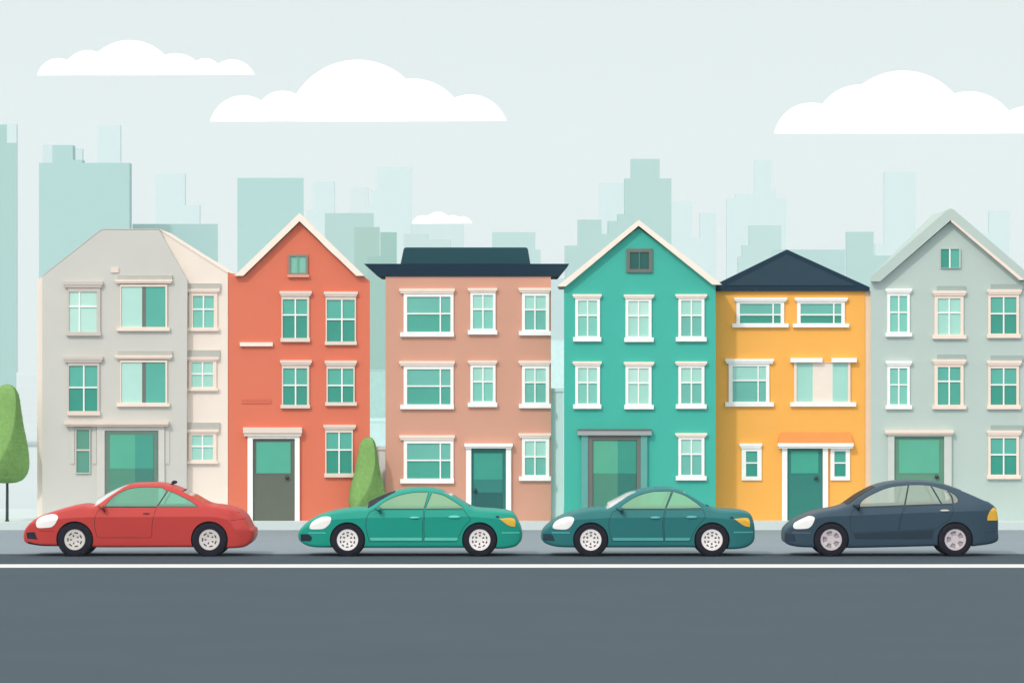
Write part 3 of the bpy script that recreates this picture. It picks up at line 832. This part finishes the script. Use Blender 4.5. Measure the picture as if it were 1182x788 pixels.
# ---- red coupe
z = Z(15, 545, 4.007)
car(dict(name='parked_car', label='red coupe with a small antenna on its roof, parked outside the grey and cream house',
    outline=z((57, 322), (56, 272), (100, 221), (180, 186), (310, 154), (372, 157), (450, 106), (525, 62), (600, 55), (680, 56), (740, 72), (820, 108), (898, 150), (960, 160), (1035, 178), (1078, 208), (1108, 260), (1121, 268), (1117, 312), (1085, 342), (1020, 351), (960, 351, 1),
              (830, 347), (600, 347), (370, 347), (200, 342), (110, 338)),
    belt=584.5, crease=[(28, 606), (62, 600), (80, 597.5), (100, 596.5), (234, 596), (250, 596.5), (264, 600), (271, 611), (296, 611.5)],
    wheels=[(85.9, 622.6, 20.3, 12), (241.4, 622.6, 20.3, 12)],
    windows=[z((427, 157, 1), (440, 137), (470, 108), (520, 82), (570, 72), (640, 70), (690, 74, 1), (708, 86, 1), (664, 157, 1)), z((671, 157, 1), (716, 86, 1), (765, 107), (815, 132), (853, 157, 1))],
    headlight=[z((105, 240), (112, 217), (150, 198), (195, 194), (208, 204), (202, 224), (182, 250), (145, 256), (110, 254))],
    grille=[z((57, 279, 1), (98, 278), (104, 295), (113, 311, 1), (60, 307, 1))],
    doors=[z((425, 160, 1), (398, 172), (380, 200), (376, 250), (388, 303, 1), (641, 303, 1), (646, 230), (664, 160, 1))],
    handles=[(168.8, 592.3, 8, 1.6, 0)], mirror=(117, 586), antenna=((193.5, 561.5), (197.5, 557.5)),
    windscreen=[(107.8, 584.3), (146, 560.4)], rear_window=[(209, 568), (233, 580)], bulge=0.115, lines=[(z((1036, 180), (1062, 194), (1085, 222), (1106, 262)), 1.6), (z((64, 326), (110, 336), (198, 341)), 2.4), (z((120, 271), (188, 271)), 0.5), (z((1005, 222), (1080, 214)), 0.5)],
    paint=carpaint('red_car_paint', (196, 68, 65), k=1.02), glass=glass_mat('mint_car_glass', (0.50, 0.90, 0.77), (0.30, 0.70, 0.52), 0.42),
    screen=glass_mat('white_sheen_glass', (0.9, 0.96, 0.98), (0.92, 0.97, 0.98), 0.7), handlem=mat('dark_handle', (70, 60, 66), rough=0.4), mirrorm=carpaint('red_mirror_paint', (152, 66, 60)), rims='slots'))  # white mixed into the screen glass stands in for its sky reflection
# ---- light teal saloon
z = Z(335, 545, 4.221)
TEALHI = mat('light_teal_strip', (88, 192, 178), rough=0.4, spec=0.3, k=0.85)
car(dict(name='parked_car', label='light teal saloon with amber tail light, parked before the shorter tree and pink house',
    outline=z((46, 332), (43, 295), (75, 256), (120, 224), (200, 196), (325, 179), (372, 178), (440, 137), (510, 99), (570, 86), (640, 82), (715, 89), (780, 113), (850, 155), (892, 178), (1010, 189), (1080, 203), (1105, 236), (1126, 295), (1122, 335), (1100, 360), (1040, 372), (990, 372, 1),
              (840, 368), (600, 368), (370, 368), (200, 367), (90, 360)),
    belt=587, crease=[(345, 612), (372, 601), (383, 599.5), (418, 597.5), (541, 596), (565, 597.5), (590, 600), (603, 606)],
    wheels=[(401, 622.8, 19.4, 12.3), (553.7, 622.8, 19.4, 12.3)],
    windows=[z((418, 176, 1), (450, 150), (500, 124), (560, 106), (620, 98), (672, 98, 1), (650, 176, 1)), z((660, 176, 1), (690, 100, 1), (740, 111), (790, 138), (845, 174, 1))],
    headlight=[z((94, 273), (104, 245), (140, 222), (178, 214), (198, 220), (194, 245), (166, 272), (130, 277))],
    tail_light=[z((1018, 225, 1), (1088, 224), (1097, 240), (1096, 264, 1), (1070, 261))],
    grille=[z((48, 302, 1), (90, 303), (105, 320), (98, 337, 1), (50, 335, 1))],
    strip=[z((88, 292, 1), (172, 292, 1), (172, 297, 1), (88, 297, 1)), z((1030, 291, 1), (1118, 291, 1), (1118, 297, 1), (1030, 297, 1)), z((386, 318, 1), (640, 318, 1), (640, 332, 1), (392, 332, 1)), z((654, 318, 1), (818, 318, 1), (812, 332, 1), (654, 332, 1))],
    stripm=TEALHI,
    doors=[z((415, 180, 1), (390, 190), (372, 220), (368, 270), (384, 339, 1), (648, 339, 1), (646, 260), (652, 180, 1)), z((656, 180, 1), (845, 180, 1), (880, 230, 1), (848, 265), (826, 305), (812, 339, 1), (653, 339, 1), (650, 260))],
    handles=[(478.5, 597.2, 12, 2.6, 0), (524.5, 596.4, 14, 3.4, 1)], mirror=(436, 588),
    windscreen=[(424, 587), (456, 568)], rear_window=[(512, 569), (541, 584)], bulge=0.10, screen2=MATS['white_sheen_glass'], lines=[(z((1002, 216), (1018, 217)), 2.2)],
    paint=carpaint('light_teal_car_paint', (24, 156, 139), k=1.02), glass=glass_mat('pale_green_car_glass', (0.62, 0.93, 0.76), (0.40, 0.80, 0.52), 0.45),
    screen=glass_mat('dark_car_glass', (0.05, 0.09, 0.13), (0.02, 0.04, 0.06), 0.8, gloss=0.25), handlem=TEALHI, mirrorm=carpaint('teal_mirror_paint', (34, 130, 120)), rims='fine'))
# ---- dark teal saloon
z = Z(615, 545, 4.378)
TEALMD = mat('mid_teal_strip', (80, 160, 160), rough=0.4, spec=0.3, k=0.85)
car(dict(name='parked_car', label='dark teal saloon with amber tail light, parked in front of the green gabled house',
    outline=z((51, 350), (50, 305), (90, 261), (140, 231), (220, 204), (330, 186), (375, 185), (440, 147), (500, 110), (570, 91), (640, 82), (710, 86), (780, 109), (850, 150), (915, 186), (1060, 200), (1097, 214), (1114, 258), (1119, 310), (1114, 350), (1080, 378), (1030, 388), (980, 389, 1),
              (820, 380), (600, 380), (380, 380), (200, 380), (100, 373)),
    belt=587.5, crease=[(626, 612), (652, 602), (668, 599.5), (700, 597.5), (810, 596.5), (835, 598), (860, 600.5), (872, 606)],
    wheels=[(682, 622.8, 19.4, 12.3), (822, 622.8, 19.4, 12.3)],
    windows=[z((436, 182, 1), (470, 155), (530, 121), (600, 101), (660, 97), (700, 97, 1), (667, 182, 1)), z((676, 182, 1), (712, 98, 1), (770, 119), (815, 147), (856, 179, 1))],
    headlight=[z((101, 280), (112, 252), (150, 230), (190, 223), (208, 232), (203, 255), (178, 284), (140, 288))],
    tail_light=[z((1018, 234, 1), (1090, 232), (1098, 250), (1099, 276, 1), (1070, 270))],
    grille=[z((52, 312, 1), (92, 312), (104, 325), (112, 348, 1), (54, 346, 1))],
    strip=[z((96, 301, 1), (186, 301, 1), (186, 308, 1), (96, 308, 1)), z((1016, 299, 1), (1116, 299, 1), (1116, 306, 1), (1016, 306, 1)), z((402, 330, 1), (660, 330, 1), (660, 345, 1), (408, 345, 1)), z((670, 330, 1), (798, 330, 1), (791, 345, 1), (670, 345, 1))],
    stripm=TEALMD,
    doors=[z((432, 187, 1), (405, 200), (388, 232), (384, 280), (400, 349, 1), (664, 349, 1), (658, 260), (668, 187, 1)), z((672, 187, 1), (862, 187, 1), (875, 228, 1), (840, 265), (812, 310), (795, 349, 1), (668, 349, 1), (662, 260))],
    handles=[(756.5, 597.2, 12, 3.2, 0), (798.5, 596.6, 13, 3.2, 1)], mirror=(715, 588.5),
    windscreen=[(701.5, 587), (735, 567)], rear_window=[(789, 568.5), (819, 585)], bulge=0.085, lines=[(z((998, 229), (1014, 230)), 2.2)],
    paint=carpaint('dark_teal_car_paint', (42, 120, 124), k=1.05), glass=MATS['pale_green_car_glass'],
    screen=MATS['white_sheen_glass'], handlem=TEALMD, mirrorm=carpaint('dark_teal_mirror_paint', (40, 96, 102)), rims='fine', grillem=mat('teal_grille', (36, 62, 76), k=0.95)))
# ---- navy hatchback
z = Z(890, 545, 4.048)
car(dict(name='parked_car', label='navy blue hatchback with a sloping tail and silver wheels, parked outside the sage grey house',
    outline=z((62, 332), (56, 292), (62, 270), (100, 238), (150, 213), (220, 188), (345, 161), (420, 111), (500, 69), (580, 49), (680, 44), (790, 53), (880, 81), (960, 116), (1040, 160), (1054, 195), (1058, 275), (1058, 318), (1040, 331), (950, 346, 1),
              (780, 345), (570, 350), (360, 354), (200, 352), (100, 346)),
    belt=584, crease=[(903, 609), (930, 600), (955, 596), (1000, 594), (1060, 591.5), (1120, 589.5), (1152, 589)],
    wheels=[(959.7, 622.6, 19.5, 12.3), (1103, 622.6, 19.5, 12.3)],
    windows=[z((411, 160, 1), (430, 132), (490, 97), (560, 71), (642, 61, 1), (622, 152, 1)), z((629, 152, 1), (649, 61, 1), (700, 60), (747, 63, 1), (793, 146, 1)), z((801, 146, 1), (756, 65, 1), (824, 84, 1), (842, 115), (848, 144, 1)), z((835, 91, 1), (862, 108), (875, 132), (866, 142), (855, 143, 1), (850, 115))],
    headlight=[z((105, 252), (115, 232), (150, 211), (185, 204), (203, 211), (200, 230), (180, 258), (145, 264), (110, 262))],
    tail_light=[z((1012, 225, 1), (1014, 205), (1025, 180), (1042, 163, 1), (1070, 185, 1), (1075, 225, 1))],
    grille=[z((57, 287, 1), (112, 289, 1), (118, 324, 1), (62, 324, 1))],
    strip=[z((102, 279, 1), (186, 279, 1), (186, 286, 1), (102, 286, 1))], stripm=mat('slate_strip', (86, 104, 118), k=1.0),
    trim=[z((384, 287, 1), (764, 270, 1), (754, 310, 1), (397, 309, 1))], trimm=mat('dark_side_trim', (42, 58, 72), k=0.9, rough=0.5),
    doors=[z((408, 165, 1), (385, 175), (371, 205), (370, 250), (376, 283, 1), (596, 276, 1), (604, 215), (624, 157, 1)), z((629, 156, 1), (850, 150, 1), (852, 180), (838, 215), (800, 245), (770, 266, 1), (600, 276, 1), (608, 215))],
    handles=[(1090.6, 589, 11, 2.6, 1)], mirror=(988, 585),
    windscreen=[(978, 583), (1012, 562.5)], rear_window=[(1110, 566.5), (1143, 581)], bulge=0.012, lines=[(z((1000, 283), (1056, 277)), 0.6)],
    paint=carpaint('navy_car_paint', (56, 79, 96), k=1.05), glass=glass_mat('pale_sage_car_glass', (0.88, 0.94, 0.91), (0.58, 0.68, 0.61), 0.42),
    screen=MATS['dark_car_glass'], handlem=mat('pale_handle', (196, 196, 186), rough=0.4, k=1.0), mirrorm=mat('navy_mirror', (38, 50, 64), k=0.9), rims='swirl', grillem=mat('navy_grille', (44, 58, 74), k=0.9)))

# ------------------------------------------------------------------ hazy skyline
TG = 'skyline towers in the haze'
def tower(name, steps, D, m, label, depth=None, taper=None):
    """steps: (x0, x1, top row) from left to right; one stepped block down to the ground"""
    pts = []
    for x0_, x1_, t in steps: pts += [(x0_, t), (x1_, t)]
    yb = YH + H * F / D
    pts = pts + [(steps[-1][1], yb), (steps[0][0], yb)]
    q = [pts[0]]
    for p in pts[1:]:
        if p != q[-1]: q.append(p)
    w = (steps[-1][1] - steps[0][0]) * D / F
    bm = NB(); prism(bm, q, D, D, D + (depth or max(4, min(8, w * 0.5))), taper=(0.04 if D < 1800 and len(steps) < 3 else 0.0) if taper is None else taper)
    obj(name, bm, m, loc=(PX((steps[0][0] + steps[-1][1]) / 2, D), D, 0), label=label, cat='tower block', group=TG)
def tm(name, rgb, D=1350):  # haze paleness that the air does not supply goes into the tower colour
    T = math.exp(-0.00012 * D); k = 1.40
    a = [max(0.02, (v - (1 - T) * 0.9 * s) / (T * k)) for v, s in zip(lin(rgb), lin((229, 238, 239)))]
    c = [255 * (1.055 * v ** (1 / 2.4) - 0.055) for v in a]
    return mat(name, c, k=1.0, rough=0.95, spec=0.02, var=0.012, scale=0.05)
T1 = tm('tower_teal', (185, 219, 218)); T2 = tm('tower_sea', (189, 219, 218)); T3 = tm('tower_mist', (205, 226, 226), 1900); T4 = tm('tower_pale', (214, 232, 235), 2800); T5 = tm('tower_green', (178, 209, 202))
N, M_, FF = 1300, 1900, 2800
tower('tower_block', [(-200, 8, 144), (8, 19, 165)], 200, tm('tower_left', (185, 219, 218), 200), 'tall teal tower block cut by the left edge of the picture', depth=4, taper=0.18)
tower('tower_block', [(-20, 19, 143)], FF, T4, 'pale tower block peeping over the shoulder of the leftmost teal tower')
tower('tower_block', [(45, 60.5, 188), (60.5, 84, 167.5), (84, 95, 184.5), (95, 149.5, 188)], N + 40, T1, 'broad teal tower block with a raised roof box behind the grey and cream house')
tower('tower_block', [(49, 60, 167), (60, 84, 169), (84, 95, 171.5)], FF + 60, T4, 'pale tower block showing beside the roof box of the broad teal tower')
tower('tower_block', [(113, 139, 144.5)], FF + 20, T4, 'slim pale tower block rising above the broad teal tower')
tower('tower_block', [(180, 213.5, 200), (213.5, 230.5, 236.5)], FF, T4, 'pale tower block with a lower right wing above the grey hipped roof')
tower('tower_block', [(153, 251.5, 258.5)], N + 60, T1, 'low wide teal block right behind the hipped roof of the grey house')
tower('tower_block', [(274, 350.5, 205.5)], N, T1, 'plain teal slab tower rising behind the left slope of the red gable')
tower('tower_block', [(354, 362, 243), (362, 386, 209.5)], FF, T4, 'slim pale tower block just right of the red house peak')
tower('tower_block', [(404, 425, 217)], FF + 150, tm('tower_faint', (222, 235, 236), 2900), 'faint narrow tower block between two pale towers above the red house')
tower('tower_block', [(420, 428, 235), (428, 435, 219.5), (435, 474.5, 193)], FF, T4, 'tallest pale tower block with stepped left side, left of the small cloud')
tower('tower_block', [(375, 431.5, 246)], N + 200, T2, 'square teal block behind the right slope of the red gable')
tower('tower_block', [(409, 438, 262), (438, 441, 295)], N - 160, T5, 'grey green block partly in front of the square teal block')
tower('tower_block', [(424, 439, 296), (439, 458, 268)], N - 240, tm('tower_moss', (167, 203, 196), 1060), 'narrow grey green tower block by the left tip of the navy flared roof')
tower('tower_block', [(466, 494, 270), (494, 520, 276)], M_, T3, 'low pale block below the small cloud behind the navy roof')
tower('tower_block', [(470, 535, 258.5), (535, 552, 290)], FF + 200, T4, 'wide faint block directly under the small cloud')
tower('tower_block', [(568, 618, 268), (618, 624, 288)], M_, tm('tower_foam', (196, 223, 223), 1900), 'low teal block above the right end of the navy flared roof')
tower('tower_block', [(652, 667, 283.5), (667, 694.5, 253.5), (694.5, 702, 270), (702, 713, 255), (713, 721, 247), (721, 728.5, 206), (728.5, 761.5, 183.5), (761.5, 775, 206)], N + 100, T2, 'many stepped teal tower block rising behind the green gable')
tower('tower_block', [(692, 726, 211)], FF, T4, 'pale tower block on the left of the many stepped teal tower')
tower('tower_block', [(772, 798.5, 233.5), (798.5, 808, 274), (808, 826.5, 245.5)], FF, T4, 'pale twin topped block on the right of the many stepped teal tower')
tower('tower_block', [(839, 849, 229), (849, 871, 223.5), (871, 890.5, 184.5), (890.5, 896, 218.5), (896, 908, 229)], FF, T4, 'pale stepped skyscraper with a tall central shaft above the orange house')
tower('tower_block', [(852, 857, 296), (857, 865, 283), (865, 902, 260)], M_, tm('tower_reed', (198, 224, 223), 1900), 'square teal block in front of the pale stepped skyscraper')
tower('tower_block', [(890, 975.5, 288)], N + 240, tm('tower_wave', (192, 221, 222), 1540), 'low wide teal block behind the right side of the navy hipped roof')
tower('tower_block', [(977, 1008.5, 267.5), (1008.5, 1030, 295)], N + 120, T2, 'teal block between the orange house and the sage grey gable')
tower('tower_block', [(1010, 1021, 281), (1021, 1057, 198)], FF, T4, 'lone tall pale tower block left of the sage grey gable')
tower('tower_block', [(1134, 1142, 269), (1142, 1165.5, 243)], FF, T4, 'pale tower block right of the sage grey gable')
# low hazy blocks seen between the red and pink houses
def low_block(x0, x1, top, D, m, label):
    bm = NB(); bx(bm, PX(x0, D), PX(x1, D), D, D + 8, 0, PZ(top, D))
    bx(bm, PX(x0, D) - .02, PX(x1, D) + .02, D - .02, D + 8.02, PZ(top, D) - 0.001, PZ(top, D) + 0.06)
    obj('low_building', bm, m, loc=(PX((x0 + x1) / 2, D), D, 0), label=label, cat='building', group='low buildings behind the row')
low_block(395, 475, 428, 290, mat('low_teal', (164, 202, 198), k=1.05, rough=0.9), 'low grey teal building in the gap beside the red house')
low_block(388, 480, 487, 165, mat('low_aqua', (188, 219, 219), k=1.05, rough=0.9), 'low pale aqua building in the gap above the pale garden wall')

low_block(610, 672, 393, 300, mat('low_mist', (196, 224, 226), k=1.05, rough=0.9), 'low pale building in the narrow gap beside the green house')
tower('tower_block', [(628, 651.5, 321)], 2000, tm('tower_rain', (206, 228, 231), 2000), 'low faint block in the narrow gap beside the green house')
# ------------------------------------------------------------------ clouds
CLOUD = mat('cloud_white', (255, 255, 255), k=1.0, rough=1.0, spec=0.0, var=0.0, cap=0.97)
def cloud(bumps, base, D, label):
    bm = NB(); sc = D / F
    zb = PZ(base, D)
    for i, (cx, cy, r) in enumerate(bumps):
        dy = random.uniform(-4, 4) * sc
        g = bmesh.ops.create_icosphere(bm, subdivisions=5, radius=1)
        c = Vector((PX(cx, D), D + dy, PZ(cy, D))); rr = r * sc
        for v in g['verts']:
            v.co = Vector((c.x + v.co.x * rr, c.y + v.co.y * rr * 0.5, c.z + v.co.z * rr))
            fl = zb + (v.co.y - D) * 0.075 + i * 0.15
            if v.co.z < fl: v.co.z = fl
    for f in bm.faces: f.smooth = True
    obj('cloud', bm, CLOUD, loc=(PX(bumps[len(bumps) // 2][0], D), D, zb), label=label, cat='cloud', group='white clouds', sharp=60)
cloud([(67.6, 92.5, 25), (102, 88, 29.5), (150, 102.5, 56), (203, 99, 37), (237, 87.5, 20), (268, 97.6, 28.6)], 87, 5200, 'long flat white cloud highest at the left of the sky')
cloud([(281, 150, 39.4), (326.4, 137, 32), (413, 152.6, 83), (476.4, 154, 63), (543, 154, 44.4)], 140, 5000, 'largest whole white cloud, over the red and pink houses')
cloud([(936, 162.4, 43.4), (992.8, 151.6, 53.6), (1042.5, 160.6, 79), (1118, 165, 59), (1185, 163, 40)], 154, 5100, 'big white cloud running out of the right edge')
cloud([(488, 261.5, 13), (505.6, 261.5, 17), (522.6, 260.4, 12), (534, 262, 12)], 258, 4600, 'tiny white cloud low above the navy flared roof')

# ------------------------------------------------------------------ air
bm = NB(); bx(bm, -1000, 1000, -100, 3400, -1.2, 190)
HZ = bpy.data.materials.new('haze_air'); HZ.use_nodes = True
n = HZ.node_tree.nodes; n.clear()
o_ = n.new('ShaderNodeOutputMaterial'); pv = n.new('ShaderNodeVolumePrincipled')
pv.inputs['Color'].default_value = (0.90, 0.97, 1.0, 1); pv.inputs['Density'].default_value = 0.00012
pv.inputs['Anisotropy'].default_value = 0.0
HZ.node_tree.links.new(pv.outputs[0], o_.inputs['Volume'])
obj('haze', bm, HZ, kind='stuff')

# ------------------------------------------------------------------ light
w = bpy.data.worlds.new('World'); S.world = w; w.use_nodes = True
nt = w.node_tree; nt.nodes.clear()
out_ = nt.nodes.new('ShaderNodeOutputWorld')
sky = nt.nodes.new('ShaderNodeTexSky'); sky.sky_type = 'NISHITA'; sky.sun_disc = False
sky.sun_elevation = R(SUN_EL); sky.sun_rotation = R(180 + SUN_AZ); sky.dust_density = 3
b1 = nt.nodes.new('ShaderNodeBackground'); b1.inputs['Strength'].default_value = 0.1
b2 = nt.nodes.new('ShaderNodeBackground'); b2.inputs['Color'].default_value = (*lin((229, 238, 239)), 1); b2.inputs['Strength'].default_value = 0.985
mx = nt.nodes.new('ShaderNodeMixShader'); mx.inputs['Fac'].default_value = 0.93     # thin bright overcast over the blue sky
# the veil of cloud is brighter towards the sun (behind the camera) than opposite it
gd = nt.nodes.new('ShaderNodeTexCoord')
dt = nt.nodes.new('ShaderNodeVectorMath'); dt.operation = 'DOT_PRODUCT'
dt.inputs[1].default_value = (-math.sin(R(SUN_AZ)) * math.cos(R(SUN_EL)), -math.cos(R(SUN_AZ)) * math.cos(R(SUN_EL)), math.sin(R(SUN_EL)))
nt.links.new(gd.outputs['Generated'], dt.inputs[0])
mr_ = nt.nodes.new('ShaderNodeMapRange'); mr_.interpolation_type = 'SMOOTHSTEP'
mr_.inputs['From Min'].default_value = -0.1; mr_.inputs['From Max'].default_value = 1.0
mr_.inputs['To Min'].default_value = 0.0; mr_.inputs['To Max'].default_value = GLOW * 2
nt.links.new(dt.outputs['Value'], mr_.inputs['Value']); 
b3 = nt.nodes.new('ShaderNodeBackground'); b3.inputs['Color'].default_value = (0.92, 0.80, 0.70, 1)
nt.links.new(mr_.outputs['Result'], b3.inputs['Strength'])
ad = nt.nodes.new('ShaderNodeAddShader'); nt.links.new(b2.outputs[0], ad.inputs[0]); nt.links.new(b3.outputs[0], ad.inputs[1])
nt.links.new(sky.outputs[0], b1.inputs['Color'])
nt.links.new(b1.outputs[0], mx.inputs[1]); nt.links.new(ad.outputs[0], mx.inputs[2]); nt.links.new(mx.outputs[0], out_.inputs['Surface'])
sl = bpy.data.lights.new('sun', 'SUN'); sl.energy = SUN_STRENGTH; sl.angle = R(3.0); sl.color = (1.0, 0.94, 0.86)
so = bpy.data.objects.new('sun', sl); COL.objects.link(so)
d = Vector((-math.sin(R(SUN_AZ)) * math.cos(R(SUN_EL)), -math.cos(R(SUN_AZ)) * math.cos(R(SUN_EL)), math.sin(R(SUN_EL))))
so.rotation_euler = d.to_track_quat('Z', 'Y').to_euler(); so.location = (-30, 20, 40)

# ------------------------------------------------------------------ camera and output
cd = bpy.data.cameras.new('camera'); cam = bpy.data.objects.new('camera', cd); COL.objects.link(cam)
cam.location = (0, 0, H); cam.rotation_euler = (R(90), 0, 0)
cd.sensor_width = 36; cd.lens = 36 * F / 1182; cd.shift_y = (YH - 394) / 1182
cd.clip_start = 0.5; cd.clip_end = 12000
S.camera = cam
S.render.engine = 'CYCLES'
S.cycles.use_denoising = True
S.cycles.max_bounces = 8; S.cycles.transparent_max_bounces = 12; S.cycles.volume_bounces = 1
S.view_settings.view_transform = 'Standard'; S.view_settings.look = 'None'
S.view_settings.exposure = 0; S.view_settings.gamma = 1; S.view_settings.use_curve_mapping = False
